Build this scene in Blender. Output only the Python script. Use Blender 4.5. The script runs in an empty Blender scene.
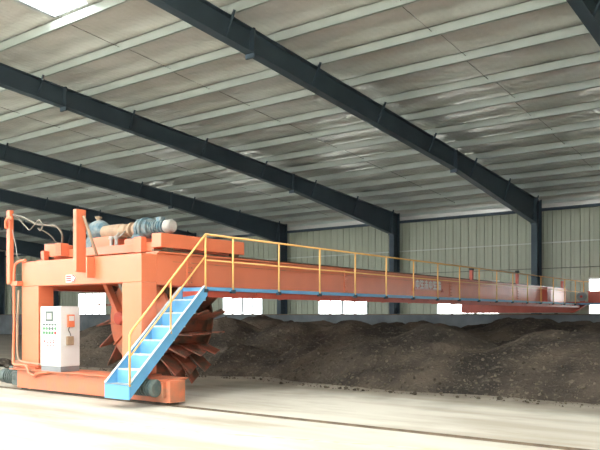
import bpy, bmesh, math, random
import numpy as np
from mathutils import Vector, Matrix, noise
random.seed(7); np.random.seed(7)
sc = bpy.context.scene
COL = sc.collection
PI = math.pi

# ------------------------------------------------------------------ camera, world, exposure
cam_d = bpy.data.cameras.new('camera'); cam = bpy.data.objects.new('camera', cam_d); COL.objects.link(cam)
CAM_H = 1.65
cam.location = (0, 0, CAM_H)
cam.rotation_euler = (PI/2, 0, math.radians(37.09))
cam_d.sensor_width = 36.0; cam_d.lens = 727/600*36.0; cam_d.shift_y = 0.15
cam_d.clip_end = 500
sc.camera = cam

w = bpy.data.worlds.new('overcast_sky'); sc.world = w; w.use_nodes = True
bg = w.node_tree.nodes['Background']
bg.inputs[0].default_value = (0.97, 0.98, 1.0, 1); bg.inputs[1].default_value = 5.5

sc.view_settings.view_transform = 'Standard'; sc.view_settings.look = 'None'
sc.view_settings.gamma = 1.0; sc.view_settings.use_curve_mapping = False
sc.view_settings.exposure = 1.1

sun_d = bpy.data.lights.new('sun', 'SUN'); sun_d.energy = 5.5; sun_d.angle = math.radians(40); sun_d.color = (1, .98, .94)
sun = bpy.data.objects.new('sun', sun_d); COL.objects.link(sun); sun.location = (-20, -30, 30)
sun.rotation_euler = Vector((0.1, 0.30, -1.0)).to_track_quat('-Z', 'Y').to_euler()

# ------------------------------------------------------------------ materials
def mat(name, col, rough=.6, metal=0., var=.12, scale=3., bump=0., bscale=20., col2=None, thr=None, spec=.5, coat=0., detail=5.):
    """procedural paint / concrete / steel: noise driven colour variation + fine bump"""
    m = bpy.data.materials.new(name); m.use_nodes = True
    nt = m.node_tree; b = nt.nodes['Principled BSDF']
    b.inputs['Roughness'].default_value = rough; b.inputs['Metallic'].default_value = metal
    b.inputs['Specular IOR Level'].default_value = spec
    b.inputs['Coat Weight'].default_value = coat; b.inputs['Coat Roughness'].default_value = .25
    tc = nt.nodes.new('ShaderNodeNewGeometry')
    n = nt.nodes.new('ShaderNodeTexNoise'); n.inputs['Scale'].default_value = scale; n.inputs['Detail'].default_value = detail
    nt.links.new(tc.outputs['Position'], n.inputs['Vector'])
    r = nt.nodes.new('ShaderNodeValToRGB')
    nt.links.new(n.outputs['Fac'], r.inputs['Fac'])
    c2 = col2 if col2 else tuple(c*(1-var*1.6) for c in col)
    e = r.color_ramp.elements
    e[0].position, e[1].position = thr if thr else (.3, .62)
    e[0].color = (*c2, 1); e[1].color = (*col, 1)
    nt.links.new(r.outputs['Color'], b.inputs['Base Color'])
    if bump:
        n2 = nt.nodes.new('ShaderNodeTexNoise'); n2.inputs['Scale'].default_value = bscale; n2.inputs['Detail'].default_value = 6
        nt.links.new(tc.outputs['Position'], n2.inputs['Vector'])
        bp = nt.nodes.new('ShaderNodeBump'); bp.inputs['Strength'].default_value = bump; bp.inputs['Distance'].default_value = .05
        nt.links.new(n2.outputs['Fac'], bp.inputs['Height']); nt.links.new(bp.outputs['Normal'], b.inputs['Normal'])
    return m

M = {}
M['orange'] = mat('orange_paint', (.72, .188, .088), .36, var=.06, scale=1.3, spec=.5, coat=.15)
M['orange_worn'] = mat('worn_orange_paint', (.58, .165, .08), .55, scale=3.0, col2=(.34, .16, .095), thr=(.33, .55), bump=.1)
M['red'] = mat('red_oxide_paint', (.52, .085, .05), .45, var=.12, scale=2.)
M['blade'] = mat('rusty_red_blade', (.36, .10, .06), .7, col2=(.13, .085, .06), scale=4, thr=(.38, .6), bump=.15)
M['blue'] = mat('blue_paint', (.13, .36, .60), .4, var=.1, scale=3, coat=.1)
M['bluelight'] = mat('worn_nosing_lit_edge', (.55, .62, .66), .5, var=.15, scale=8)
M['yellow'] = mat('yellow_orange_rail_paint', (.85, .47, .15), .4, var=.06, scale=5)
M['navy'] = mat('dark_blue_grey_steel_paint', (.055, .082, .105), .55, var=.12, scale=1., spec=.3)
M['galv'] = mat('galvanised_purlin', (.42, .47, .445), .42, metal=.1, var=.06, scale=1.2)
M['rod'] = mat('thin_sag_rod_steel', (.12, .12, .11), .6)
M['panel'] = mat('pale_green_wall_sheet', (.37, .40, .31), .5, var=.05, scale=.8)
M['girt'] = mat('pale_joint_trim', (.52, .55, .50), .4, var=.05)
M['concrete_wall'] = mat('dark_grey_concrete', (.165, .185, .20), .9, col2=(.10, .115, .125), scale=.9, bump=.25, bscale=9)
M['steel'] = mat('worn_rail_steel', (.17, .125, .085), .55, metal=.4, var=.3, scale=4)
M['dark'] = mat('black_rubber', (.02, .02, .02), .7)
M['white'] = mat('white_enamel', (.66, .67, .655), .35, var=.03)
M['grey'] = mat('grey_plinth_paint', (.22, .23, .24), .5)
M['tan'] = mat('tan_dusty_metal', (.38, .27, .175), .6, col2=(.27, .19, .125), scale=5)
M['motorblue'] = mat('teal_motor_enamel', (.055, .125, .16), .4, col2=(.19, .225, .22), scale=7, thr=(.38, .6))
M['motorgreen'] = mat('grey_green_motor_enamel', (.055, .085, .085), .5, col2=(.12, .13, .115), scale=9)
M['silver'] = mat('pale_motor_fan_cover', (.40, .39, .35), .45, var=.15, scale=8)
M['cable'] = mat('dusty_cable_sheath', (.22, .195, .16), .7, var=.25, scale=8)
M['redprint'] = mat('red_print', (.62, .05, .04), .5, var=.02)
M['lens'] = mat('dark_grey_meter_glass', (.12, .15, .14), .2)
M['greenlamp'] = mat('green_button', (.10, .28, .12), .4)
M['ylwline'] = mat('faded_yellow_line_paint', (.66, .56, .28), .8, col2=(.60, .55, .42), scale=5, thr=(.4, .62))
M['frame'] = mat('white_window_frame', (.72, .74, .74), .4, var=.02)
M['deck'] = mat('roof_deck_sheet', (.35, .37, .38), .5)
M['hose'] = mat('pale_hose', (.70, .66, .56), .6)

def foil():
    m = mat('foil_faced_insulation', (.80, .81, .785), .26, metal=.0, var=.07, scale=.55, col2=(.70, .69, .645), thr=(.35, .65), bump=.45, bscale=4.0, spec=.6)
    nt = m.node_tree; b = nt.nodes['Principled BSDF']
    b.inputs['Metallic'].default_value = .3
    # fine diagonal mesh of the reinforcing scrim
    wv = nt.nodes.new('ShaderNodeTexWave'); wv.inputs['Scale'].default_value = 1.6; wv.inputs['Distortion'].default_value = 1.5; wv.inputs['Detail'].default_value = 2
    g = [n for n in nt.nodes if n.type == 'NEW_GEOMETRY'][0]
    nt.links.new(g.outputs['Position'], wv.inputs['Vector'])
    bp = nt.nodes.new('ShaderNodeBump'); bp.inputs['Strength'].default_value = .12; bp.inputs['Distance'].default_value = .03
    old = [n for n in nt.nodes if n.type == 'BUMP' and n != bp][0]
    nt.links.new(wv.outputs['Fac'], bp.inputs['Height']); nt.links.new(old.outputs['Normal'], bp.inputs['Normal'])
    nt.links.new(bp.outputs['Normal'], b.inputs['Normal'])
    return m
M['foil'] = foil()

def floor_mat():
    m = bpy.data.materials.new('dusty_cream_concrete'); m.use_nodes = True
    nt = m.node_tree; b = nt.nodes['Principled BSDF']; b.inputs['Roughness'].default_value = .75
    g = nt.nodes.new('ShaderNodeNewGeometry')
    def nz(s, d=5, vec=None):
        n = nt.nodes.new('ShaderNodeTexNoise'); n.inputs['Scale'].default_value = s; n.inputs['Detail'].default_value = d
        nt.links.new(vec or g.outputs['Position'], n.inputs['Vector']); return n
    mp = nt.nodes.new('ShaderNodeMapping'); mp.inputs['Scale'].default_value = (.18, 1.0, 1.0)
    nt.links.new(g.outputs['Position'], mp.inputs['Vector'])
    n1 = nz(1.1, 6, mp.outputs['Vector'])
    r = nt.nodes.new('ShaderNodeValToRGB'); nt.links.new(n1.outputs['Fac'], r.inputs['Fac'])
    e = r.color_ramp.elements; e[0].position = .36; e[1].position = .56
    e[0].color = (.37, .325, .26, 1); e[1].color = (.51, .48, .41, 1)
    # spilt compost dust near the heap: soil colour, ragged by noise
    sx = nt.nodes.new('ShaderNodeSeparateXYZ'); nt.links.new(g.outputs['Position'], sx.inputs[0])
    n2 = nz(.9, 9)
    ad = nt.nodes.new('ShaderNodeMath'); ad.operation = 'MULTIPLY_ADD'; ad.inputs[1].default_value = 3.2
    nt.links.new(n2.outputs['Fac'], ad.inputs[0]); nt.links.new(sx.outputs['Y'], ad.inputs[2])
    mr = nt.nodes.new('ShaderNodeMapRange'); mr.inputs['From Min'].default_value = 13.3; mr.inputs['From Max'].default_value = 15.4
    mr.inputs['To Max'].default_value = .85
    nt.links.new(ad.outputs[0], mr.inputs['Value'])
    mx = nt.nodes.new('ShaderNodeMix'); mx.data_type = 'RGBA'
    nt.links.new(mr.outputs[0], mx.inputs[0]); nt.links.new(r.outputs['Color'], mx.inputs[6])
    mx.inputs[7].default_value = (.115, .092, .066, 1)
    # ragged brown dust trodden and driven across the slab
    mp2 = nt.nodes.new('ShaderNodeMapping'); mp2.inputs['Scale'].default_value = (.35, .9, 1.0); mp2.inputs['Location'].default_value = (3.1, 1.2, 0)
    nt.links.new(g.outputs['Position'], mp2.inputs['Vector'])
    n4 = nz(.9, 9, mp2.outputs['Vector']); n4.inputs['Roughness'].default_value = .68
    r4 = nt.nodes.new('ShaderNodeValToRGB'); e4 = r4.color_ramp.elements; e4[0].position = .50; e4[1].position = .72
    e4[0].color = (0, 0, 0, 1); e4[1].color = (.75, .75, .75, 1); nt.links.new(n4.outputs['Fac'], r4.inputs['Fac'])
    mx4 = nt.nodes.new('ShaderNodeMix'); mx4.data_type = 'RGBA'
    nt.links.new(r4.outputs['Color'], mx4.inputs[0]); nt.links.new(mx.outputs[2], mx4.inputs[6]); mx4.inputs[7].default_value = (.27, .225, .165, 1)
    nt.links.new(mx4.outputs[2], b.inputs['Base Color'])
    n3 = nz(14, 8); bp = nt.nodes.new('ShaderNodeBump'); bp.inputs['Strength'].default_value = .12; bp.inputs['Distance'].default_value = .03
    nt.links.new(n3.outputs['Fac'], bp.inputs['Height']); nt.links.new(bp.outputs['Normal'], b.inputs['Normal'])
    return m
M['floor'] = floor_mat()

def soil_mat():
    m = mat('dark_compost_soil', (.088, .069, .053), .95, col2=(.030, .025, .021), scale=.7, thr=(.38, .64), bump=1.0, bscale=9, spec=.15, detail=9)
    nt = m.node_tree; b = nt.nodes['Principled BSDF']
    r = [n for n in nt.nodes if n.type == 'VALTORGB'][0]
    g = [n for n in nt.nodes if n.type == 'NEW_GEOMETRY'][0]
    n = nt.nodes.new('ShaderNodeTexNoise'); n.inputs['Scale'].default_value = 9; n.inputs['Detail'].default_value = 6
    nt.links.new(g.outputs['Position'], n.inputs['Vector'])
    r2 = nt.nodes.new('ShaderNodeValToRGB'); e = r2.color_ramp.elements
    e[0].position = .56; e[1].position = .74; e[0].color = (0, 0, 0, 1); e[1].color = (1, 1, 1, 1)
    nt.links.new(n.outputs['Fac'], r2.inputs['Fac'])
    mx = nt.nodes.new('ShaderNodeMix'); mx.data_type = 'RGBA'
    nt.links.new(r2.outputs['Color'], mx.inputs[0]); nt.links.new(r.outputs['Color'], mx.inputs[6])
    mx.inputs[7].default_value = (.12, .10, .078, 1)
    nt.links.new(mx.outputs[2], b.inputs['Base Color'])
    return m
M['soil'] = soil_mat()
M['clod'] = mat('dry_compost_clod', (.14, .117, .09), .95, col2=(.06, .05, .038), scale=3.0, thr=(.45, .66), spec=.1)

def glass_mat():
    m = bpy.data.materials.new('dusty_window_glass'); m.use_nodes = True
    nt = m.node_tree; nt.nodes.remove(nt.nodes['Principled BSDF']); out = nt.nodes['Material Output']
    t = nt.nodes.new('ShaderNodeBsdfTransparent'); t.inputs[0].default_value = (.95, .97, .96, 1)
    gl = nt.nodes.new('ShaderNodeBsdfGlossy'); gl.inputs['Roughness'].default_value = .08
    n = nt.nodes.new('ShaderNodeTexNoise'); n.inputs['Scale'].default_value = 3
    mr = nt.nodes.new('ShaderNodeMapRange'); mr.inputs['To Min'].default_value = .04; mr.inputs['To Max'].default_value = .12
    nt.links.new(n.outputs['Fac'], mr.inputs['Value'])
    mx = nt.nodes.new('ShaderNodeMixShader'); nt.links.new(mr.outputs[0], mx.inputs[0])
    nt.links.new(t.outputs[0], mx.inputs[1]); nt.links.new(gl.outputs[0], mx.inputs[2]); nt.links.new(mx.outputs[0], out.inputs[0])
    return m
M['glass'] = glass_mat()
def skylight_mat():
    m = bpy.data.materials.new('translucent_roof_light_sheet'); m.use_nodes = True
    nt = m.node_tree; nt.nodes.remove(nt.nodes['Principled BSDF']); out = nt.nodes['Material Output']
    t = nt.nodes.new('ShaderNodeBsdfTransparent')
    tr = nt.nodes.new('ShaderNodeBsdfTranslucent'); tr.inputs[0].default_value = (.9, .92, .9, 1)
    n = nt.nodes.new('ShaderNodeTexNoise'); n.inputs['Scale'].default_value = 2
    r = nt.nodes.new('ShaderNodeValToRGB'); r.color_ramp.elements[0].color = (.82, .84, .82, 1); r.color_ramp.elements[1].color = (.95, .96, .95, 1)
    nt.links.new(n.outputs['Fac'], r.inputs['Fac']); nt.links.new(r.outputs['Color'], t.inputs[0])
    mx = nt.nodes.new('ShaderNodeMixShader'); mx.inputs[0].default_value = .4
    nt.links.new(t.outputs[0], mx.inputs[1]); nt.links.new(tr.outputs[0], mx.inputs[2]); nt.links.new(mx.outputs[0], out.inputs[0])
    return m
M['skylight'] = skylight_mat()

# ------------------------------------------------------------------ mesh helpers
class MB:
    def __init__(s): s.v = []; s.f = []; s.sm = []
    def add(s, vs, fs, smooth=False):
        o = len(s.v); s.v += [tuple(p) for p in vs]; s.f += [tuple(i+o for i in f) for f in fs]; s.sm += [smooth]*len(fs); return s
    def box(s, x0, x1, y0, y1, z0, z1):
        return s.add([(x0,y0,z0),(x1,y0,z0),(x1,y1,z0),(x0,y1,z0),(x0,y0,z1),(x1,y0,z1),(x1,y1,z1),(x0,y1,z1)],
                     [(0,3,2,1),(4,5,6,7),(0,1,5,4),(1,2,6,5),(2,3,7,6),(3,0,4,7)])
    def prism(s, poly, axis, a, b):
        """extrude a 2-D polygon (coords in the two other axes, cyclic order) along axis 0/1/2 from a to b"""
        n = len(poly)
        def P(p, t):
            return (t, p[0], p[1]) if axis == 0 else ((p[0], t, p[1]) if axis == 1 else (p[0], p[1], t))
        vs = [P(p, a) for p in poly] + [P(p, b) for p in poly]
        return s.add(vs, [tuple(range(n))[::-1], tuple(range(n, 2*n))] + [(i, (i+1) % n, n+(i+1) % n, n+i) for i in range(n)])
    def bar(s, p, q, w, h, up=(0,0,1)):
        p, q = Vector(p), Vector(q); d = (q-p).normalized(); up = Vector(up)
        if abs(d.dot(up)) > .98: up = Vector((0,1,0))
        a = d.cross(up).normalized()*w/2; b = a.cross(d).normalized()*h/2
        vs = [p-a-b, p+a-b, p+a+b, p-a+b, q-a-b, q+a-b, q+a+b, q-a+b]
        return s.add(vs, [(0,3,2,1),(4,5,6,7),(0,1,5,4),(1,2,6,5),(2,3,7,6),(3,0,4,7)])
    def tube(s, pts, r, n=8, closed_caps=True):
        pts = [Vector(p) for p in pts]; rings = []; prev = None
        rr = r if isinstance(r, (list, tuple)) else [r]*len(pts)
        for i, p in enumerate(pts):
            d = (pts[min(i+1, len(pts)-1)]-pts[max(i-1, 0)]).normalized()
            if prev is None:
                up = Vector((0,0,1)) if abs(d.z) < .9 else Vector((0,1,0)); a = d.cross(up).normalized()
            else:
                a = (prev - d*prev.dot(d)).normalized()
            prev = a; b = d.cross(a)
            rings.append([p + a*math.cos(2*PI*k/n)*rr[i] + b*math.sin(2*PI*k/n)*rr[i] for k in range(n)])
        vs = [v for r_ in rings for v in r_]; fs = []
        for i in range(len(rings)-1):
            for k in range(n): fs.append((i*n+k, i*n+(k+1) % n, (i+1)*n+(k+1) % n, (i+1)*n+k))
        s.add(vs, fs, True)
        o = len(s.v)-len(vs)
        s.f.append(tuple(o+k for k in range(n))[::-1]); s.f.append(tuple(o+(len(rings)-1)*n+k for k in range(n))); s.sm += [False, False]
        return s
    def lathe(s, c, axis, prof, n=16):
        """prof: list of (t along axis, radius) around centre c"""
        A = Vector(axis).normalized(); up = Vector((0,0,1)) if abs(A.z) < .9 else Vector((1,0,0))
        a = A.cross(up).normalized(); b = A.cross(a); c = Vector(c); vs = []; fs = []
        for t, r in prof:
            for k in range(n): vs.append(c + A*t + a*math.cos(2*PI*k/n)*r + b*math.sin(2*PI*k/n)*r)
        for i in range(len(prof)-1):
            for k in range(n): fs.append((i*n+k, i*n+(k+1) % n, (i+1)*n+(k+1) % n, (i+1)*n+k))
        fs.append(tuple(range(n))[::-1]); fs.append(tuple((len(prof)-1)*n+k for k in range(n)))
        return s.add(vs, fs)
    def mesh(s, name, m, off=(0,0,0), fix=True):
        me = bpy.data.meshes.new(name)
        me.from_pydata([(v[0]-off[0], v[1]-off[1], v[2]-off[2]) for v in s.v], [], s.f)
        me.polygons.foreach_set('use_smooth', s.sm)
        if fix:
            bm = bmesh.new(); bm.from_mesh(me); bmesh.ops.recalc_face_normals(bm, faces=bm.faces); bm.to_mesh(me); bm.free()
        me.materials.append(M[m] if isinstance(m, str) else m); me.update()
        return me
    def build(s, name, m, parent=None, bevel=0, fix=True):
        """mesh vertices are given in world coordinates; the root of the parent chain sits at its base point"""
        off = (0,0,0); r = parent
        while r is not None: off = tuple(o+l for o, l in zip(off, r.location)); r = r.parent
        if parent is None:                       # a top-level mesh gets its origin at its own base centre
            xs = np.array(s.v); off = ((xs[:,0].min()+xs[:,0].max())/2, (xs[:,1].min()+xs[:,1].max())/2, xs[:,2].min())
        o = bpy.data.objects.new(name, s.mesh(name, m, off, fix)); COL.objects.link(o); o.parent = parent
        if parent is None: o.location = off
        if bevel:
            b = o.modifiers.new('bevel', 'BEVEL'); b.width = bevel; b.segments = 2; b.limit_method = 'ANGLE'
        return o

def tag(o, label=None, cat=None, group=None, kind=None):
    if label: o['label'] = label
    if cat: o['category'] = cat
    if group: o['group'] = group
    if kind: o['kind'] = kind
    return o
def root(name, loc, label=None, cat=None, group=None, kind=None):
    o = bpy.data.objects.new(name, None); COL.objects.link(o); o.location = loc; o.empty_display_size = .2
    return tag(o, label, cat, group, kind)
def inst(name, me, parent, loc):
    o = bpy.data.objects.new(name, me); COL.objects.link(o); o.parent = parent; o.location = loc; return o
def lerp(a, b, t): return a+(b-a)*t
def smooth_path(pts, n=6):
    """Catmull-Rom through the points"""
    P = [Vector(p) for p in pts]; P = [2*P[0]-P[1]] + P + [2*P[-1]-P[-2]]; out = []
    for i in range(1, len(P)-2):
        for k in range(n):
            t = k/n; a, b, c, d = P[i-1], P[i], P[i+1], P[i+2]
            out.append(.5*((2*b)+(c-a)*t+(2*a-5*b+4*c-d)*t*t+(3*b-a-3*c+d)*t**3))
    return out + [P[-2]]

# ------------------------------------------------------------------ the hall
WALL_Y = 36.55
X0, X1 = -74.0, 14.5           # ends of the hall
RIDGE_Y, FRONT_Y = 2.0, -13.0
def zr(y):                      # top of the rafters / underside of the purlins
    return 7.35 + .0775*(36.3-y) if y >= RIDGE_Y else 7.35 + .0775*(36.3-RIDGE_Y) - .0775*(RIDGE_Y-y)
FRAMES = [-4.65, -12.43] + [-20.5-8.1*k for k in range(7)] + [3.3, 11.3]
FRAMES.sort()
PURLIN_Y = [35.32-1.83*k for k in range(27) if 35.32-1.83*k > FRONT_Y]
SKY_Y1 = PURLIN_Y[13]+.03       # lower end of the roof lights
SKY_Y0 = -8.6

floor = tag(MB().box(X0, X1, FRONT_Y, WALL_Y+.3, -.25, 0).build('floor', 'floor'), 'pale dusty concrete floor of the hall', None, kind='structure')
tag(MB().box(-220, 160, -160, FRONT_Y, -.30, -.02).box(-220, 160, WALL_Y+.3, 260, -.30, -.02).build('ground', mat('pale_yard_concrete', (.5, .49, .45), .9)), 'pale yard outside the hall', None, kind='structure')
# faded painted line on the floor
MB().add([(-7.4, 7.22, .003), (-3.6, 8.16, .003), (-3.62, 8.27, .003), (-7.42, 7.33, .003)], [(0,1,2,3)]).build('painted_line', 'ylwline', floor, fix=False)
MB().add([(-9.6, 7.15, .003), (-7.9, 7.2, .003), (-7.9, 7.28, .003), (-9.6, 7.23, .003)], [(0,1,2,3)]).build('painted_line', 'ylwline', floor, fix=False)

# concrete kerb wall under the cladding
curb = MB().box(X0, X1, 34.45, WALL_Y+.25, 0, 1.62).box(X0, X1, 34.40, 34.9, 1.62, 1.65).build('wall_base', 'concrete_wall', bevel=.02)
tag(curb, 'low dark grey concrete wall along the foot of the back wall', None, kind='structure')

# back wall: ribbed sheets, one object each
wall = MB().box(X0, X1, WALL_Y+.10, WALL_Y+.13, 3.5, zr(36.5)+.38).build('wall_back', 'deck')
tag(wall, 'pale green ribbed sheet metal back wall', None, kind='structure')
PW = 8.05/18
def sheet(z0, z1):
    m = MB(); y = WALL_Y; pts = [(0,0), (.02,-.05), (.055,-.05), (.075,0), (.215,0), (.225,-.014), (.245,-.014), (.255,0), (PW,0)]
    n = len(pts); vs = [(x-PW/2, d, z0) for x, d in pts]+[(x-PW/2, d, z1) for x, d in pts]
    vs += [(x-PW/2, d+.012, z0) for x, d in pts]+[(x-PW/2, d+.012, z1) for x, d in pts]
    fs = [(i, i+1, n+i+1, n+i) for i in range(n-1)] + [(2*n+i+1, 2*n+i, 3*n+i, 3*n+i+1) for i in range(n-1)]
    return m.add(vs, fs).mesh('wall_panel', 'panel', fix=False)
WZ0, WZ1 = 1.68, 3.42
full = sheet(1.60, zr(36.5)+.27); short = sheet(WZ1, zr(36.5)+.27)
WCEN = [-16.36+8.05*k for k in range(-7, 4)]
k = 0; xw = -16.36 - 8.05*7 - 4.025 + PW/2
while xw < X1:
    inwin = any(abs(xw-c) < 4*PW for c in WCEN)
    if xw > X0: inst('wall_panel', short if inwin else full, wall, (xw-wall.location.x, WALL_Y-wall.location.y, -wall.location.z))
    xw += PW; k += 1
# joint flashing, upper conduit and dark eave strut
MB().box(X0, X1, WALL_Y-.10, WALL_Y-.055, 5.24, 5.29).build('sheet_joint_flashing', 'girt', wall)
MB().box(X0, X1, WALL_Y-.20, WALL_Y-.06, 6.86, 7.0).build('eave_strut', 'navy', wall)
MB().tube([(X0, WALL_Y-.09, 3.98), (X1, WALL_Y-.09, 3.98)], .018, 6).build('conduit', 'rod', wall)

# windows in the middle of every bay
for i, c in enumerate(WCEN):
    if c-1.8 < X0 or c+1.8 > X1: continue
    win = root('window_%d' % (i+1), (c, WALL_Y, WZ0), 'wide white-framed four-pane sliding window in the back wall', None, 'back wall windows', 'structure')
    a, b = c-4*PW, c+4*PW; fr = MB()
    fr.box(a, b, WALL_Y-.06, WALL_Y+.06, WZ0-.05, WZ0+.04).box(a, b, WALL_Y-.06, WALL_Y+.06, WZ1-.05, WZ1+.03)
    fr.box(a, a+.06, WALL_Y-.06, WALL_Y+.06, WZ0, WZ1).box(b-.06, b, WALL_Y-.06, WALL_Y+.06, WZ0, WZ1)
    fr.build('window_frame', 'frame', win)
    for j in (1, 2, 3):
        x = lerp(a, b, j/4); wd = .08 if j == 2 else .05
        MB().box(x-wd, x+wd, WALL_Y-.04, WALL_Y+.04, WZ0, WZ1).build('mullion', 'frame', win)
    for j in range(4):
        MB().box(lerp(a, b, j/4)+.02, lerp(a, b, (j+1)/4)-.02, WALL_Y-.004, WALL_Y+.004, WZ0+.03, WZ1-.03).build('pane', 'glass', win)

# end walls
tag(MB().box(X0-.1, X0, FRONT_Y, WALL_Y+.3, 0, 10.6).build('wall_left', 'panel'), 'plain sheet metal end wall', None, kind='structure')
tag(MB().box(X1, X1+.1, FRONT_Y, WALL_Y+.3, 0, 10.6).build('wall_right', 'panel'), 'plain sheet metal end wall', None, kind='structure')

tag(MB().box(X0, X1, FRONT_Y, FRONT_Y+.1, 0, 5.2).build('wall_front_added', 'panel'), 'unseen sheet metal front wall, open above, added to hold back light', None, kind='structure')  # unseen wall, added to block low light on the machine's front
# roof: deck with slots for the roof lights
ceil = MB()
bays = list(zip([X0]+FRAMES, FRAMES+[X1])); slots = []; added_slots = []; FW = 1.5; SKY_Y0 = -11.5
def roofquad(mb, xa, xb, ya, yb, dz, th=.03):
    for y0, y1 in ((ya, min(yb, RIDGE_Y)), (max(ya, RIDGE_Y), yb)):
        if y1-y0 < .01: continue
        za, zb = zr(y0+1e-4)+dz, zr(y1-1e-4)+dz
        mb.add([(xa,y0,za),(xb,y0,za),(xb,y1,zb),(xa,y1,zb),(xa,y0,za+th),(xb,y0,za+th),(xb,y1,zb+th),(xa,y1,zb+th)],
               [(0,3,2,1),(4,5,6,7),(0,1,5,4),(1,2,6,5),(2,3,7,6),(3,0,4,7)])
for a, b in bays:
    if b-a < 5:
        roofquad(ceil, a, b, FRONT_Y, WALL_Y+.25, .36); slots.append(None); continue
    c = (a+b)/2 + .25; s0, s1 = c-.75, c+.75; slots.append((s0, s1))
    roofquad(ceil, a, s0, RIDGE_Y, WALL_Y+.25, .36); roofquad(ceil, s1, b, RIDGE_Y, WALL_Y+.25, .36)
    roofquad(ceil, s0, s1, SKY_Y1, WALL_Y+.25, .36)
    f0, f1 = s0-FW, s1+FW; added_slots.append((f0, f1))          # unseen broader roof lights added on the front slope to brighten the floor
    roofquad(ceil, a, f0, FRONT_Y, RIDGE_Y, .36); roofquad(ceil, f1, b, FRONT_Y, RIDGE_Y, .36); roofquad(ceil, f0, f1, FRONT_Y, SKY_Y0, .36)
ceil = tag(ceil.build('ceiling', 'deck'), 'sloping sheet roof lined with pale foil insulation', None, kind='structure')
for s in slots:
    if s is None: continue
    for y0, y1, e in ((SKY_Y0, RIDGE_Y, FW), (RIDGE_Y, SKY_Y1, 0)):  # front-slope sheets are added, out of view, for more light
        m = MB(); roofquad(m, s[0]-.03-e, s[1]+.03+e, y0, y1, .40, .012); m.build('skylight_panel', 'skylight', ceil)
# foil insulation, one blanket per bay, sagging between the purlins and crumpled
PYA = np.array(sorted(PURLIN_Y))
def blanket(xa, xb, slot):
    nx = max(4, int((xb-xa)/.20)); ys = np.arange(FRONT_Y, WALL_Y, .122); xs = np.linspace(xa, xb, nx+1)
    if slot is not None:                            # snap columns to the slot edges
        for e in slot: xs[np.argmin(abs(xs-e))] = e
    Xg, Yg = np.meshgrid(xs, ys, indexing='ij')
    ph = (Yg-PYA[0])/1.83; sag = np.sin(PI*(ph-np.floor(ph)))**2
    ridge = np.where(Yg >= RIDGE_Y, 7.35+.0775*(36.3-Yg), 7.35+.0775*(36.3-RIDGE_Y)-.0775*(RIDGE_Y-Yg))
    Z = np.empty_like(Xg)
    for i in range(Xg.shape[0]):
        for j in range(Xg.shape[1]):
            x, y = Xg[i, j], Yg[i, j]
            q = noise.noise((x*.9, y*.5, 1.7))*.05 + noise.noise((x*2.4+y*1.3, y*2.2, 4.1))*.035
            Z[i, j] = q
    Z = ridge + .335 - sag*.05 + Z*(.25+.75*sag) - .03
    Z = np.minimum(Z, ridge+.345)
    m = MB(); ny = len(ys); V = np.stack([Xg, Yg, Z], -1).reshape(-1, 3)
    fs = []
    for i in range(nx):
        for j in range(ny-1):
            if slot is not None:
                cx, cy = (xs[i]+xs[i+1])/2, (ys[j]+ys[j+1])/2
                e_ = FW if cy < RIDGE_Y else 0
                if slot[0]-e_ < cx < slot[1]+e_ and SKY_Y0 < cy < SKY_Y1: continue
            fs.append((i*ny+j, i*ny+j+1, (i+1)*ny+j+1, (i+1)*ny+j))
    m.add(V.tolist(), fs, True); return m.build('insulation_blanket', 'foil', ceil, fix=False)
for (a, b), s in zip(bays, slots): blanket(a, b, s)
for y in PURLIN_Y:                                  # C-section purlins, web towards the ridge
    z = zr(y); m = MB(); h = .25
    s = -1
    m.box(X0, X1, y, y+.012, z, z+h).box(X0, X1, y, y+.075, z, z+.012).box(X0, X1, y, y+.075, z+h-.012, z+h).box(X0, X1, y+.065, y+.075, z, z+.03)
    m.build('purlin', 'galv', ceil)
MB().box(X0, X1, WALL_Y-.13, WALL_Y-.10, 6.99, zr(36.45)+.33).build('eave_flap', 'foil', ceil)
MB().box(X0, X1, WALL_Y-.21, WALL_Y-.135, 7.22, 7.36).build('purlin', 'galv', ceil)
for a, b in bays:                                   # sag rods at the middle of each bay, staggered from purlin to purlin
    if b-a < 5: continue
    c = (a+b)/2
    for q in range(len(PURLIN_Y)-1):
        y1, y0 = PURLIN_Y[q], PURLIN_Y[q+1]; dx = .06 if q % 2 else -.06
        if y0 < 2: continue
        MB().tube([(c+dx, y0, zr(y0)+.12), (c+dx, y1, zr(y1)+.12)], .010, 5).build('sag_rod', 'rod', ceil)

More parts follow.
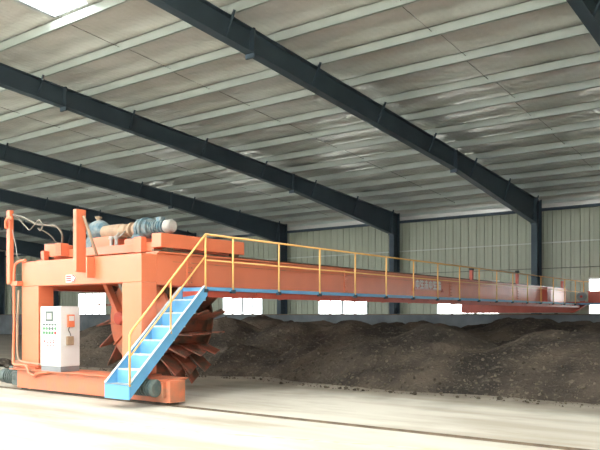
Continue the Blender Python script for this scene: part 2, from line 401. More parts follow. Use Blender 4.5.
# portal frames
def depth(y):
    if y > 26.5: return lerp(.72, 1.22, min(1, (y-26.5)/8.9))
    return lerp(.62, .72, max(0, (y-14.3)/12.2)) if y > 14.3 else .62
for idx, fx in enumerate(FRAMES):
    pf = root('portal_frame', (fx, 35.9, 1.65), 'dark blue-grey steel roof frame: tapered rafter on an I-section wall column', None, 'portal frames', 'structure')
    # column
    c = MB().box(fx-.15, fx+.15, 35.62, 35.64, 1.65, 6.25).box(fx-.15, fx+.15, 36.28, 36.30, 1.65, 7.42).box(fx-.008, fx+.008, 35.64, 36.28, 1.65, 6.9)
    c.box(fx-.15, fx+.15, 35.62, 36.30, 1.65, 1.68).build('column', 'navy', pf)
    ys = [FRONT_Y, RIDGE_Y, 14.3, 26.5, 35.6]
    for q in range(4):
        ya, yb = ys[q], ys[q+1]; m = MB(); za, zb = zr(ya), zr(yb); da, db = depth(ya), depth(yb)
        if q == 0: da = .62
        m.prism([(ya, za), (yb, zb), (yb, zb-.02), (ya, za-.02)], 0, fx-.14, fx+.14)
        m.prism([(ya, za-da), (yb, zb-db), (yb, zb-db+.02), (ya, za-da+.02)], 0, fx-.14, fx+.14)
        m.prism([(ya, za-.02), (yb, zb-.02), (yb, zb-db+.02), (ya, za-da+.02)], 0, fx-.006, fx+.006)
        m.build('rafter', 'navy', pf)
    zk = zr(35.6)
    MB().prism([(35.6, zk), (36.3, zr(36.3)), (36.3, 6.2), (35.6, zk-1.22)], 0, fx-.006, fx+.006).prism([(35.6, zk), (36.3, zr(36.3)), (36.3, zr(36.3)-.02), (35.6, zk-.02)], 0, fx-.14, fx+.14).build('knee_panel', 'navy', pf)
    for y, ex in ((14.3, .12), (26.5, .12), (35.55, .06)):
        d = depth(y); MB().box(fx-.15, fx+.15, y-.03, y+.03, zr(y)-d-ex, zr(y)+.03).build('splice_plate', 'navy', pf)
    for q, y in enumerate(PURLIN_Y):
        if y < 4: continue
        d = depth(y)
        MB().box(fx-.10, fx+.10, y-.01, y-.004, zr(y), zr(y)+.2).build('purlin_cleat', 'galv', pf)
        if q % 2 == 0:
            MB().bar((fx+.02, y, zr(y)-d+.10), (fx+.32, y-.02, zr(y)+.06), .05, .05).build('fly_brace', 'navy', pf)

# ------------------------------------------------------------------ compost heap (height field) and clods
def XatY(px, Y):
    k = (px-300)/727.; ca, sa = .7977, .6030
    return (k*ca*Y-sa*Y)/(ca+k*sa)
mounds = []
for x in np.arange(-20.5, 9, 2.1):                   # front ridge of tipped loads
    mounds.append((x+random.uniform(-.4, .4), 16.3+random.uniform(-.5, .7), random.uniform(.60, .92)))
for px, Y, h in [(170, 18.5, 1.42), (225, 17.8, 1.48), (262, 20.5, 1.62), (300, 18.5, 1.40), (350, 18.8, 1.45), (385, 18.5, 1.30), (430, 17.5, 1.28), (455, 18.5, 1.15),
                 (545, 17.6, 1.25), (520, 18.6, 1.05), (590, 17.2, 1.22), (630, 17.5, 1.2), (150, 20, 1.3), (100, 20, 1.25), (118, 18.5, 1.2),
                 (320, 24, 1.42), (390, 25, 1.45), (418, 23.5, 1.40), (440, 27, 1.35), (500, 26, 1.50), (535, 25.5, 1.56), (570, 27, 1.45), (610, 26, 1.4), (480, 29, 1.3),
                 (285, 27, 1.35), (240, 25, 1.35), (200, 26, 1.3), (350, 29, 1.4), (160, 27, 1.3), (110, 26, 1.2)]:
    mounds.append((XatY(px, Y), Y, h))
MA = np.array(mounds)
def heap_h(x, y):
    d = np.hypot(MA[:, 0]-x, (MA[:, 1]-y)*1.05)
    hs = MA[:, 2] - .46*(np.sqrt(d*d+.25)-.5)
    hs = np.maximum(hs, -1)
    base = float(np.log(np.exp(hs*9).sum())/9)
    n1 = noise.fractal((x*.45, y*.45, 3.3), 1.0, 2.0, 4)*.17
    n2 = noise.fractal((x*2.1, y*2.1, 7.7), .9, 2.0, 4)*.08
    # plateau of older material behind the front ridge
    left = -1.30*y - 1.0
    pl = min(.70, (y-15.2)*.35, (x-left)*.35, (34.6-y)*.8)
    h = max(base, pl)
    h = h + n1*min(1, max(0, h+.15)*1.8) + n2*min(1, max(0, h+.1)*4)
    return h
xs = np.arange(-48, 8.5, .12); ys = np.arange(13.0, 34.46, .12); nx, ny = len(xs), len(ys)
Hh = np.array([[heap_h(x, y) for y in ys] for x in xs])
V = [(xs[i], ys[j], max(Hh[i, j], -.05)) for i in range(nx) for j in range(ny)]
fs = [(i*ny+j, (i+1)*ny+j, (i+1)*ny+j+1, i*ny+j+1) for i in range(nx-1) for j in range(ny-1)
      if max(Hh[i, j], Hh[i+1, j], Hh[i, j+1], Hh[i+1, j+1]) > -.02]
used = sorted({q for f in fs for q in f}); remap = {q: n_ for n_, q in enumerate(used)}
heap = MB().add([V[q] for q in used], [tuple(remap[q] for q in f) for f in fs], True).build('compost_heap', 'soil', fix=False)
tag(heap, 'long dark brown compost heap tipped along the concrete wall', 'compost heap', kind='stuff')
ico = bmesh.new(); bmesh.ops.create_icosphere(ico, subdivisions=1, radius=1); IV = [v.co.copy() for v in ico.verts]; IF = [tuple(v.index for v in f.verts) for f in ico.faces]; ico.free()
cl = MB(); cnt = 0
while cnt < 4200:
    x = random.uniform(-22, 6); y = 13.1 + abs(random.gauss(0, 1.7)); 
    h = heap_h(x, y)
    if h < -.32 or y > 20: continue
    if h < 0 and random.random() > .35: continue
    s = .012 + .040*random.random()**4.5 + (.03 if random.random() < .006 else 0)
    z = max(h, 0) + s*.25; c = Vector((x, y, z)); sv = Vector((random.uniform(.7, 1.3), random.uniform(.7, 1.3), random.uniform(.5, .9)))*s
    R = Matrix.Rotation(random.uniform(0, 6.28), 3, Vector((random.random(), random.random(), random.random()+.1)).normalized())
    cl.add([c + R @ Vector((v.x*sv.x*random.uniform(.75, 1.2), v.y*sv.y*random.uniform(.75, 1.2), v.z*sv.z)) for v in IV], IF); cnt += 1
tag(cl.build('compost_clods', 'clod', fix=False), 'dry crumbly clods strewn over the front slope of the heap', 'clods', kind='stuff')
# scattered dark lumps left of the machine
for i, (x, y, s) in enumerate([(-21.6, 12.8, .34), (-20.7, 12.5, .22), (-20.0, 12.75, .17)]):
    m = MB(); vs = []
    for v in IV:
        f = 1+.35*noise.noise(v*1.7+Vector((i*5, 0, 0))); vs.append((x+v.x*s*1.5*f, y+v.y*s*f, max(-.01, s*.35+v.z*s*.6*f)))
    o = m.add(vs, IF).build('compost_lump', 'soil', fix=False)
    ss = o.modifiers.new('sub', 'SUBSURF'); ss.levels = ss.render_levels = 2
    tag(o, ['largest dark compost lump lying on the floor behind the machine\'s left end', 'middle-sized dark compost lump on the floor behind the left post', 'smallest dark compost lump nearest the left gantry post'][i], 'compost lump', 'loose compost lumps on the floor')

# ------------------------------------------------------------------ rails
rl = MB().box(X0, X1, 9.060, 9.100, 0, .008).box(X0, X1, 9.072, 9.090, .008, .034)
tag(rl.build('floor_rail', 'steel'), 'thin dark steel rail laid across the concrete floor', 'rail')
rl = MB().box(X0, X1, 35.08, 35.22, 1.65, 1.665).box(X0, X1, 35.13, 35.17, 1.665, 1.70)
tag(rl.build('wall_top_rail', 'steel'), 'steel rail on top of the low concrete wall', 'rail')

# ------------------------------------------------------------------ compost turner: bridge machine
T = root('compost_turner', (-12.3, 9.2, 0), 'long orange bridge machine with blue stairs and yellow railed walkway spanning the hall', 'machine')
CT = .46
# near end carriage
ec = MB().box(-14.6, -9.73, 9.0, 9.38, .06, CT).build('end_carriage', 'orange_worn', T, bevel=.012)
MB().box(-14.75, -9.9, 8.90, 9.62, CT, CT+.02).build('carriage_top_plate', 'orange_worn', ec)
MB().box(-14.5, -9.85, 9.04, 9.34, .034, .06).build('carriage_skid', 'dark', ec)
for x in (-14.2, -10.2):
    MB().lathe((x, 9.08, .19), (0,1,0), [(-.045, .15), (-.04, .156), (.04, .156), (.045, .15)], 20).build('rail_wheel', 'steel', ec)
def motor(name, c, ax, L, r, parent, m='motorgreen'):
    """ribbed electric motor with end bell, flange, fan cover and terminal box"""
    ax = Vector(ax); prof = [(0, r*.75), (.03, r*1.12), (.06, r*1.12), (.065, r*.9)]
    n = 7; t = .08
    while t < L*.68:
        prof += [(t, r*.80), (t+.006, r*1.06), (t+.036, r*1.06), (t+.042, r*.80)]; t += .078
    prof += [(L*.70, r*.92)]
    b = MB().lathe(c, ax, prof, 20).build(name, m, parent)
    MB().lathe(c, ax, [(L*.70, r*.98), (L*.92, r*.98), (L*.98, r*.85), (L, r*.55)], 20).build('fan_cover', m if m == 'motorgreen' else 'silver', b)
    p = Vector(c)+ax*L*.42
    MB().box(p.x-.07, p.x+.07, p.y-.07, p.y+.07, p.z+r*.85, p.z+r*1.45).build('terminal_box', m, b, bevel=.01)
    return b
motor('travel_motor', (-9.86, 8.80, .34), (-1,0,0), .90, .145, ec)
motor('travel_motor', (-14.72, 9.18, .27), (-1,0,0), .75, .16, ec)
MB().box(-14.85, -14.6, 9.02, 9.36, .10, .42).build('gearbox', 'motorgreen', ec, bevel=.02)
MB().box(-10.0, -9.82, 8.92, 8.995, .16, .44).build('motor_bracket', 'orange_worn', ec)

# gantry legs and head beam
for x0, x1, lab in ((-11.30, -10.73, 1), (-14.74, -14.10, 0)):
    p = MB().box(x0, x1, 9.2, 9.58, CT+.02, 2.28).build('gantry_leg', 'orange', T, bevel=.012)
    MB().box(x0-.12, x1+.10, 9.06, 9.62, CT+.02, CT+.05).build('foot_plate', 'orange_worn', p)
hb = MB().box(-14.74, -10.73, 9.2, 9.58, 2.281, 2.83).build('head_beam', 'orange', T, bevel=.012)
MB().box(-12.20, -12.15, 9.02, 9.20, 2.40, 2.82).build('bracket_plate', 'orange', hb, bevel=.006)
MB().box(-13.10, -12.90, 9.190, 9.198, 2.33, 2.49).build('sticker', 'white', hb)
MB().add([(-12.88, 9.192, 2.33), (-12.83, 9.192, 2.33), (-12.74, 9.192, 2.41), (-12.83, 9.192, 2.49), (-12.88, 9.192, 2.49)], [(0,1,2,3,4)]).build('arrow_sticker', 'white', hb, fix=False)
for z in (2.365, 2.41, 2.455):
    MB().box(-13.08, -12.92, 9.186, 9.1895, z-.014, z+.014).build('sticker_print', 'redprint', hb)
MB().tube([(-12.87, 9.189, 2.345), (-12.835, 9.189, 2.345), (-12.765, 9.189, 2.41), (-12.835, 9.189, 2.475), (-12.87, 9.189, 2.475)], .012, 4).build('sticker_print', 'redprint', hb)
# main girders
GE = 35.1
def girder(x0, x1, side):
    g = MB().box(x0, x1, 9.582, GE, 2.24, 2.86).build('girder', 'orange', T, bevel=.01)
    MB().box(x0-.05, x1+.05, 9.582, GE+.05, 2.862, 2.89).build('top_flange', 'orange', g)
    MB().box(x0-.05, x1+.05, 9.9, GE+.05, 2.21, 2.238).build('bottom_flange', 'red', g)
    MB().box((x0+x1)/2-.03, (x0+x1)/2+.03, 9.6, GE, 2.89, 2.94).build('trolley_rail', 'steel', g)
    xs_ = x1 if side > 0 else x0
    for y in (10.45, 16.2, 22.6, 28.8):
        MB().box(min(xs_, xs_+side*.02), max(xs_, xs_+side*.02), y-.07, y+.07, 2.26, 2.85).build('joint_plate', 'orange', g)
        b = MB()
        for q in range(6):
            for dy in (-.04, .04): b.box(min(xs_+side*.02, xs_+side*.04), max(xs_+side*.02, xs_+side*.04), y+dy-.012, y+dy+.012, 2.31+q*.1-.012, 2.31+q*.1+.012)
        tag(b.build('joint_bolts', 'orange_worn', g), kind='stuff')
    MB().box(xs_-.01 if side < 0 else xs_, xs_+.01 if side > 0 else xs_, 10.0, GE, 2.70, 2.715).build('cable_strip', 'orange_worn', g)
    return g
gr = girder(-11.0, -10.73, 1); gl = girder(-14.74, -14.47, -1)
for y in (15.5, 21.5, 27.5, 34.9):
    MB().box(-14.47, -11.0, y-.08, y+.08, 2.28, 2.45).build('cross_tie', 'red', T)
# lettering panel on the girder (characters too small to read: blocky white strokes)
M_letter = mat('white_lettering', (.86, .85, .83), .5, var=.02)
sg = MB().box(-10.728, -10.722, 20.05, 21.9, 2.44, 2.76).build('name_board', mat('pinkish_board', (.70, .30, .24), .4), gr)
for q in range(6):
    y0 = 20.13+q*.295; g = MB(); x = -10.721
    def st(a, b, c, d): g.box(x, x+.004, y0+a, y0+b, 2.48+c, 2.48+d)
    st(.095, .14, 0, .27); st(0, .235, .20, .235)
    if q % 3 == 0: st(0, .045, .05, .235); st(.19, .235, .05, .235); st(0, .235, .05, .085)
    if q % 3 == 1: st(.02, .215, .10, .135); st(0, .235, 0, .04); st(.0, .04, .14, .27)
    if q % 3 == 2: st(0, .05, 0, .16); st(.18, .235, 0, .16); st(.03, .205, .13, .16)
    g.build('lettering', M_letter, sg)
for y in (19.97, 21.95):
    MB().prism([(y-.09, 2.40), (y+.09, 2.40), (y, 2.58 if y < 21 else 2.5)], 0, -10.728, -10.70).build('board_end_mark', 'red', gr)  # dark red triangles at both ends of the board
# walkway
XW = -10.0
wk = MB().box(-10.04, XW, 10.2, GE+.3, 2.13, 2.20).box(-10.70, -10.66, 10.2, GE+.3, 2.10, 2.20).build('walkway', 'blue', T)
yy = 10.2
ND = 16; DL = (GE+.3-10.2)/ND
dk = MB()
dk.box(-10.66, -10.04, 0, DL-.02, 0, .02)
for q in range(9): dk.box(-10.66, -10.04, q*DL/9+.02, q*DL/9+.05, .02, .028)
dme = dk.mesh('deck_panel', 'blue', (-10.35, 0, 0))
for q in range(ND): inst('deck_panel', dme, wk, (-10.35-T.location.x, 10.2+q*DL-T.location.y, 2.165))
for q in range(ND+1):
    y = 10.22+q*DL if q < ND else GE+.2
    MB().prism([(-10.73, 2.12), (-10.04, 2.12), (-10.04, 2.07), (-10.73, 2.0)], 1, y-.03, y+.03).build('walkway_bracket', 'red', wk)
MB().box(-10.16, -10.06, 10.3, GE, 2.0, 2.125).build('lower_angle', 'red', wk)
# railing along the walkway
rail = MB().tube([(XW, 10.18, 3.22), (XW, GE+.3, 3.22)], .021, 8).build('handrail', 'yellow', T)
MB().tube([(XW, 10.18, 2.72), (XW, GE+.3, 2.72)], .015, 8).build('mid_rail', 'yellow', rail)
posts_y = [10.18, 10.97] + [12.46+1.545*k for k in range(15)] + [GE+.3]
for y in posts_y:
    p = MB().tube([(XW, y, 2.12), (XW, y, 3.22)], .021, 8).build('rail_post', 'yellow', rail)
    MB().box(XW-.045, XW+.03, y-.05, y+.05, 2.09, 2.16).build('post_clamp', 'navy', p)
# stairs
mat_tread = mat('dusty_tread_plate', (.56, .54, .48), .7, col2=(.30, .40, .46), scale=6, thr=(.36, .56))
ST = root('stair', (0, 0, 0)); ST.parent = T; ST.location = (-10.33-T.location.x, 8.3-T.location.y, 0)
sx0, sx1 = -10.66, XW; Y0s, Z0s, n_st = 8.30, .42, 7
dy, dz = (10.2-Y0s)/n_st, (2.2-Z0s)/n_st
for x0, x1 in ((sx0-.012, sx0+.012), (sx1-.012, sx1+.012)):
    s_ = MB().prism([(Y0s, .17), (10.22, 2.03), (10.22, 2.21), (10.14, 2.21), (Y0s, .44)], 0, x0, x1).build('stringer', 'blue', ST)
    d = Vector((0, 10.14-Y0s, 2.21-.44)); nrm = Vector((0, -d.z, d.y)).normalized()
    MB().bar((( x0+x1)/2, Y0s, .445), ((x0+x1)/2, 10.14, 2.215), .05, .012, up=(0,-.7,.7)).build('stringer_lit_edge', 'bluelight', s_)  # pale strip puts the lit top edge of the stringer into colour
MB().box(sx0, sx1, Y0s-.012, Y0s, .17, .43).build('riser', 'blue', ST)
for q in range(n_st):
    y, z = Y0s+dy*q, Z0s+dz*q
    t_ = MB().box(sx0+.012, sx1-.012, y, y+dy, z-.02, z).build('tread', mat_tread, ST)
    MB().box(sx0+.012, sx1-.012, y-.012, y+.03, z, z+.012).build('nosing', 'bluelight', t_)
    MB().box(sx0+.012, sx1-.012, y+dy-.008, y+dy, z, z+dz-.02).build('riser', 'blue', ST)
sh = MB().tube([(XW, 8.31, .40), (XW, 8.31, 1.30), (XW, 8.34, 1.36), (XW, 10.12, 3.16), (XW, 10.18, 3.22)], .021, 8).build('stair_handrail', 'yellow', ST)
MB().tube([(XW, 8.31, .92), (XW, 10.18, 2.80)], .016, 8).build('mid_rail', 'yellow', sh)
MB().tube([(XW, 9.27, 1.30), (XW, 9.27, 2.30)], .018, 8).build('rail_post', 'yellow', sh)
# cable posts on the head beam
p1 = MB().box(-12.53, -12.42, 8.96, 9.195, 2.52, 3.79).build('cable_post', 'orange', T, bevel=.008)
MB().tube([(-12.40, 9.12, 3.66), (-12.20, 9.3, 2.85)], .03, 8).build('stay_rod', 'tan', p1)
p2 = MB().box(-15.06, -14.93, 9.02, 9.12, 2.34, 3.99).build('cable_post', 'orange', T, bevel=.008)
MB().box(-14.94, -14.70, 9.06, 9.20, 2.30, 2.40).build('post_arm', 'orange', p2, bevel=.008)
MB().tube(smooth_path([(-15.02, 8.99, 3.58), (-15.0, 8.97, 3.72), (-14.9, 8.97, 3.80), (-14.78, 9.0, 3.79)]), .035, 8).build('cable_hook', 'orange', p2)
# conduits down the left leg
MB().tube(smooth_path([(-14.5, 9.14, 2.86), (-14.78, 9.12, 2.82), (-14.88, 9.10, 2.6), (-14.88, 9.10, 1.5), (-14.88, 9.08, .72), (-14.7, 9.0, .56), (-14.2, 8.95, .56), (-14.0, 8.92, .40), (-13.85, 8.93, .36), (-13.7, 8.93, .42), (-13.3, 8.93, .46)]), .03, 8).build('conduit', 'orange', T)
MB().tube(smooth_path([(-14.80, 9.16, 2.2), (-14.80, 9.13, 1.5), (-14.80, 9.13, .85), (-14.68, 9.12, .64), (-14.2, 9.1, .60), (-13.6, 9.1, .58)]), .024, 8).build('conduit', 'tan', T)
MB().box(-15.0, -14.74, 9.2, 9.5, .52, .64).build('junction_bracket', 'orange_worn', T)
# far end carriage on the concrete wall
fc = MB().prism([(-16.0, 1.75), (-10.4, 1.75), (-9.7, 2.18), (-9.7, 2.27), (-16.0, 2.27)], 1, 34.98, 35.32).build('end_carriage', 'red', T, bevel=.01)
for x in (-15.3, -11.2):
    MB().lathe((x, 35.15, 1.84), (0,1,0), [(-.05, .13), (-.04, .14), (.04, .14), (.05, .13)], 18).build('rail_wheel', 'steel', fc)
MB().box(-15.9, -10.5, 34.94, 35.36, 1.745, 1.76).build('carriage_base_plate', 'girt', fc)
fd = MB().box(-10.0, -6.2, 34.5, 35.5, 2.12, 2.2).build('end_platform', 'blue', T)
MB().tube([(XW, 35.4, 3.22), (-9.2, 35.4, 3.18), (-6.2, 35.4, 3.14)], .018, 8).build('handrail', 'yellow', fd)
for x in (-9.3, -7.8, -6.25):
    MB().tube([(x, 35.4, 2.2), (x, 35.4, 3.17)], .018, 8).build('rail_post', 'yellow', fd)
# switch posts on the girder
for y, z1 in ((24.48, 3.25), (28.98, 3.36)):
    p = MB().box(-10.86, -10.76, y-.07, y+.07, 2.89, z1).build('stop_post', 'red', T)
    MB().box(-10.87, -10.75, y-.07, y+.07, z1, z1+.10).build('limit_switch', 'dark', p)
MB().box(-10.72, -10.5, 31.75, 32.25, 2.2, 2.86).build('cable_box', 'red', T)
MB().box(-10.9, -10.8, 34.85, 35.0, 2.89, 3.25).build('stop_post', 'red', T)

# red housing and reel on the end platform
hs = root('drive_housing', (-8.2, 35.0, 2.2), 'red steel housing on the far platform at the right edge', 'housing')
MB().box(-9.62, -6.3, 34.75, 35.25, 2.2, 2.72).build('body', 'red', hs, bevel=.02)
MB().box(-9.66, -6.25, 34.70, 35.30, 2.72, 2.75).build('lid', 'red', hs)
rz = root('cable_reel', (-9.85, 34.6, 2.2), 'small dark round cable reel beside the red housing at the far platform', 'reel')
MB().lathe((-9.85, 34.50, 2.50), (0,1,0), [(0, .21), (.03, .21), (.035, .11), (.12, .11), (.125, .21), (.155, .21)], 22).build('drum', 'grey', rz)
MB().prism([(-9.99, 2.2), (-9.71, 2.2), (-9.80, 2.52), (-9.90, 2.52)], 1, 34.66, 34.69).build('stand', 'red', rz)
MB().lathe((-9.85, 34.49, 2.50), (0,1,0), [(-.02, .06), (.01, .06)], 12).build('hub', 'redprint', rz)

# ------------------------------------------------------------------ trolley with the turning wheel
TR = root('turning_trolley', (-12.5, 10.9, 2.94), 'orange trolley with drive motors and a spiked turning wheel hanging under it', 'trolley')
MB().box(-11.06, -10.78, 9.74, 12.2, 2.99, 3.27).build('side_beam', 'orange', TR, bevel=.01)
MB().box(-14.70, -14.42, 9.74, 12.2, 2.99, 3.27).build('side_beam', 'orange', TR, bevel=.01)
for y0 in (9.80, 11.9):
    MB().box(-14.42, -11.06, y0, y0+.22, 2.93, 3.11).build('cross_beam', 'orange', TR, bevel=.01)
MB().box(-11.50, -11.28, 9.66, 9.80, 2.90, 3.22).build('end_stub', 'orange', TR, bevel=.008)
MB().box(-14.42, -11.06, 10.02, 11.9, 2.96, 2.985).build('deck_plate', 'red', TR)
bx_ = MB().box(-14.28, -13.86, 9.60, 9.80, 2.95, 3.24).build('counterweight_box', 'orange', TR, bevel=.008)
MB().box(-14.04, -13.84, 9.585, 9.60, 2.97, 3.22).build('rusty_plate', 'orange_worn', bx_)
MB().box(-14.62, -14.50, 9.60, 9.72, 2.84, 3.10).build('guide_post', 'orange', TR)
for x in (-14.6, -10.87):
    for y in (10.0, 11.95):
        MB().lathe((x, y, 2.99), (1,0,0), [(-.06, .10), (-.05, .11), (.05, .11), (.06, .10)], 14).build('trolley_wheel', 'steel', TR)
# drive line along the trolley
DY, DZ = 10.55, 3.52
ped = MB().box(-13.75, -13.05, DY-.22, DY+.22, 3.10, 3.40).build('pedestal', 'orange', TR, bevel=.01)
ped2 = MB().box(-12.62, -12.05, DY-.22, DY+.22, 3.10, 3.30).build('pedestal', 'orange', TR, bevel=.01)
MB().box(-13.95, -11.9, DY-.26, DY+.26, 2.985, 3.10).build('drive_base', 'orange', TR)
MB().lathe((-13.55, DY, DZ), (1,0,0), [(0, .11), (.03, .165), (.62, .165), (.64, .145), (.80, .145), (.82, .11), (.9, .08)], 22).build('torque_tube', 'tan', TR)
MB().lathe((-12.67, DY, DZ), (1,0,0), [(0, .13), (.07, .17), (.12, .17), (.13, .07), (.2, .07), (.21, .16), (.29, .16), (.3, .10)], 20).build('coupling', 'tan', TR)
gbx = MB().lathe((-12.42, DY, DZ), (1,0,0), [(0, .11), (.05, .17), (.10, .22), (.17, .22), (.18, .19), (.24, .245), (.30, .245), (.31, .19), (.42, .21), (.45, .21), (.46, .15)], 24).build('gearbox', 'motorblue', TR)
MB().prism([(DY-.24, 3.30), (DY+.24, 3.30), (DY+.12, 3.46), (DY-.12, 3.46)], 0, -12.38, -12.12).build('gearbox_foot', 'motorblue', gbx)
motor('drive_motor', (-11.98, DY, DZ), (1,0,0), .68, .145, TR, 'motorblue')
gb2 = MB().lathe((-14.05, DY+.05, DZ+.05), (1,0,0), [(0, .14), (.05, .23), (.2, .265), (.30, .265), (.42, .21), (.5, .15)], 22).build('gearbox', 'motorblue', TR)
MB().prism([(DY-.28, 3.10), (DY+.3, 3.10), (DY+.14, 3.5), (DY-.12, 3.5)], 0, -14.02, -13.75).build('gearbox_foot', 'motorblue', gb2)
MB().lathe((-13.85, DY+.05, DZ+.30), (0,0,1), [(0, .05), (.05, .05), (.06, .08), (.10, .08), (.11, .03)], 10).build('breather', 'tan', gb2)
for x in (-12.95, -12.78):
    v = MB().lathe((x, DY-.30, 3.11), (0,0,1), [(0, .06), (.05, .06), (.06, .035), (.2, .035), (.21, .06), (.27, .05)], 10).build('oil_cup', 'silver', TR)
    MB().tube([(x, DY-.30, 3.3), (x+.08, DY-.2, 3.42), (x+.05, DY-.1, 3.5)], .014, 6).build('oil_pipe', 'silver', v)
# turning wheel: drum with rim discs and rows of pointed blades
WX, WZ, WR, WT = -12.30, 1.56, 1.0, 1.57
WY0, WY1 = 10.50, 11.75
wh = MB().lathe((WX, WY0, WZ), (0,1,0), [(0, WR), (.05, WR), (.06, WR-.12), (WY1-WY0-.06, WR-.12), (WY1-WY0-.05, WR), (WY1-WY0, WR)], 48).build('turning_wheel', 'blade', TR)
MB().lathe((WX, WY0-.03, WZ), (0,1,0), [(0, WR-.05), (.03, WR-.02)], 48).build('wheel_face', M['orange_worn'], wh)
MB().lathe((WX, WY0-.24, WZ), (0,1,0), [(0, .16), (.02, .20), (.10, .20), (.11, .30), (.22, .32)], 24).build('hub', 'red', wh)
for k_ in range(12):
    a = 2*PI*k_/12 + .1
    MB().bar((WX+.25*math.cos(a), WY0-.04, WZ+.25*math.sin(a)), (WX+.98*math.cos(a), WY0-.04, WZ+.98*math.sin(a)), .02, .08, up=(0,1,0)).build('spoke', 'orange_worn', wh)
NBL = 20
bl = MB()
def blade_mesh():
    # swept pointed plate seen as a triangle from the front, bent along its middle so that it is proud of the drum
    L = WT-WR+.10
    pts = [(0, 0), (0, .37), (L*.72, .37), (L, .03)]         # (radial, along drum)
    m = MB(); th = .016; vs = []
    for s_ in (-th, th):
        for r, y in pts: vs.append((r, y, s_ + .22*(r/L)))
    n = len(pts)
    m.add(vs, [tuple(range(n))[::-1], tuple(range(n, 2*n))]+[(i, (i+1) % n, n+(i+1) % n, n+i) for i in range(n)])
    return m.mesh('blade', 'blade')
bme = blade_mesh()
for row in range(3):
    for k_ in range(NBL):
        a = 2*PI*(k_ + row*.05)/NBL - math.radians(2)
        y = WY0+.02+row*.42
        o = inst('blade', bme, wh, (WX+(WR-.10)*math.cos(a)-TR.location.x, y-TR.location.y, WZ+(WR-.10)*math.sin(a)-TR.location.z))
        # local x -> radial, local y -> along drum (world Y), local z -> tangential
        o.rotation_euler = Matrix(((math.cos(a), 0, -math.sin(a)), (0, 1, 0), (math.sin(a), 0, math.cos(a)))).to_euler()
# hanging arms that carry the wheel
for y in (WY0-.16, WY1+.16):
    arm = MB().bar((-13.62, y, 2.96), (-12.76, y, 1.62), .10, .15, up=(0,1,0)).build('hanger_arm', 'orange_worn', TR)
    MB().bar((-12.76, y, 1.58), (WX, y, WZ), .10, .22, up=(0,1,0)).build('hinge_link', 'red', arm)
    MB().bar((-11.5, y, 2.96), (-12.22, y, 1.72), .10, .16, up=(0,1,0)).build('hanger_arm', 'orange_worn', TR)
    MB().bar((-13.25, y+.06, 2.96), (-12.55, y+.06, 1.9), .06, .07, up=(0,1,0)).build('hydraulic_ram', 'silver', arm)
    MB().lathe((-12.76, y-.08, 1.58), (0,1,0), [(0, .12), (.02, .15), (.13, .15), (.15, .12)], 20).build('hinge_boss', 'red', arm)
    MB().lathe((WX, y-.07, WZ), (0,1,0), [(0, .20), (.02, .24), (.12, .24), (.14, .20)], 20).build('bearing_housing', 'red', arm)

# ------------------------------------------------------------------ control cabinet
CB = root('control_cabinet', (-13.2, 9.1, CT+.02), 'white electrical control cabinet on grey plinth standing on the machine carriage', 'cabinet')
cx0, cx1, cy0, cy1, cz0, cz1 = -13.58, -12.88, 8.91, 9.38, CT+.02, 1.83
MB().box(cx0+.01, cx1-.01, cy0+.01, cy1-.01, cz0, cz0+.11).build('plinth', 'grey', CB)
MB().box(cx0, cx1, cy0, cy1, cz0+.11, cz1).build('body', 'white', CB, bevel=.01)
dr = MB().box(cx0+.02, cx1-.02, cy0-.014, cy0-.001, cz0+.14, cz1-.03).build('door', 'white', CB, bevel=.004)
yf = cy0-.014
fr = MB().box(cx0+.22, cx0+.47, yf-.012, yf, 1.52, 1.73).build('meter', 'lens', CB); MB().box(cx0+.26, cx0+.43, yf-.014, yf-.012, 1.56, 1.69).build('meter_face', 'silver', fr)
for r_, z in enumerate((1.45, 1.37, 1.28)):
    for q in range(5):
        x = cx0+.15+q*.10
        if r_ == 0: MB().box(x-.035, x+.035, yf-.006, yf, z-.02, z+.02).build('switch_label', 'lens', dr)
        else: MB().lathe((x, yf-.022, z), (0,1,0), [(0, .022), (.012, .034), (.022, .034)], 10).build('push_button', ['greenlamp', 'redprint', 'lens'][(q//2+r_) % 3] if q > 1 else 'greenlamp', dr)
pl = MB().box(cx0+.10, cx0+.56, yf-.006, yf, .96, 1.20).build('warning_plate', mat('white_print_plate', (.85, .85, .84), .4, var=.02), dr)
g = MB(); px = cx0+.13; yq = yf-.0075
g.add([(px+.07, yq, 1.17), (px, yq, 1.08), (px+.05, yq, 1.08), (px+.02, yq, .99), (px+.10, yq, 1.10), (px+.055, yq, 1.10), (px+.10, yq, 1.17)], [(0,1,2,3,4,5,6)])
g.build('lightning_mark', 'redprint', pl, fix=False)
for q in range(3):                                    # three small red characters
    g = MB(); px = cx0+.255+q*.10
    for a, b, c, d in ((0, .075, .075, .095), (0, .075, 0, .02), (.028, .048, 0, .13), (.01, .065, .125, .145)):
        g.box(px+a, px+b, yq, yf-.006, 1.0+c, 1.0+d)
    g.build('red_character', 'redprint', pl)
v = MB()
for q in range(5): v.box(cx0+.14, cx1-.14, yf-.004, yf, .66+q*.03, .672+q*.03)
v.build('vent_louvre', 'silver', dr)
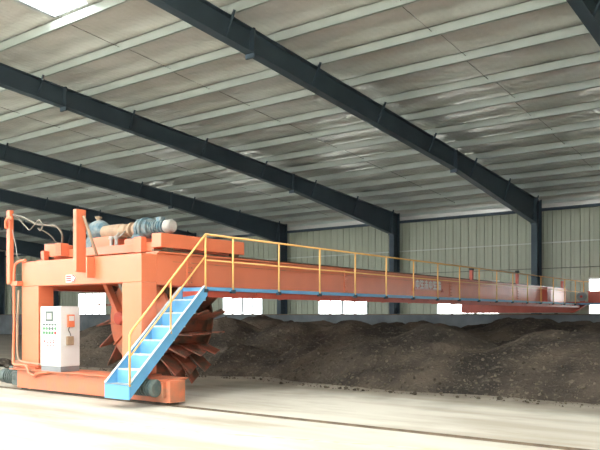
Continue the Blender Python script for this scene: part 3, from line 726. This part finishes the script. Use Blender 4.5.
# side fittings: orange pendant box and hanging lock
pb = MB().box(cx1, cx1+.05, 9.06, 9.22, 1.40, 1.66).build('pendant_box', 'orange', CB, bevel=.008)
MB().box(cx1+.05, cx1+.055, 9.08, 9.20, 1.53, 1.63).build('pendant_label', 'white', pb)
MB().tube(smooth_path([(cx1+.03, 9.10, 1.40), (cx1+.035, 9.08, 1.34), (cx1+.03, 9.12, 1.27), (cx1+.03, 9.13, 1.22)]), .008, 6).build('pendant_cord', 'dark', pb)
rb = MB().box(cx1, cx1+.05, 9.04, 9.20, 1.03, 1.21).build('socket_box', 'tan', CB, bevel=.008)

# ------------------------------------------------------------------ cables and hoses
c1 = MB().tube(smooth_path([(-14.95, 9.1, 3.90), (-14.6, 9.2, 3.80), (-14.35, 9.3, 3.66), (-14.1, 9.4, 3.63), (-13.9, 9.5, 3.60), (-13.8, 9.58, 3.44), (-13.93, 9.68, 3.25)]), .024, 6)
tag(c1.build('power_cable', 'cable'), 'thick dusty cable slung from the tall left post to the trolley', 'cable')
c2 = MB().tube(smooth_path([(-14.93, 9.12, 3.86), (-14.7, 9.12, 3.76), (-14.5, 9.15, 3.60), (-14.35, 9.15, 3.52), (-14.2, 9.2, 3.66), (-14.08, 9.2, 3.72), (-13.98, 9.22, 3.60), (-14.1, 9.25, 3.50), (-14.25, 9.3, 3.56), (-14.12, 9.5, 3.42), (-14.1, 9.65, 3.25)]), .014, 6)
tag(c2.build('control_cable', 'cable'), 'thinner looped cable hanging below the thick one at the left post', 'cable')
c3 = MB().tube(smooth_path([(-14.87, 9.05, 3.55), (-14.82, 9.1, 3.2), (-14.8, 9.15, 2.9), (-14.72, 9.3, 2.84)]), .008, 6)
tag(c3.build('signal_wire', 'silver'), 'thin pale wire dropping straight down beside the tall left post', 'wire')
hz = MB().tube(smooth_path([(-14.9, 8.75, .03), (-15.6, 8.7, .028), (-16.4, 8.85, .028), (-17.5, 8.8, .028)]), .028, 8)
tag(hz.build('floor_hose', 'hose'), 'pale hose lying on the floor at the carriage\'s left end', 'hose')
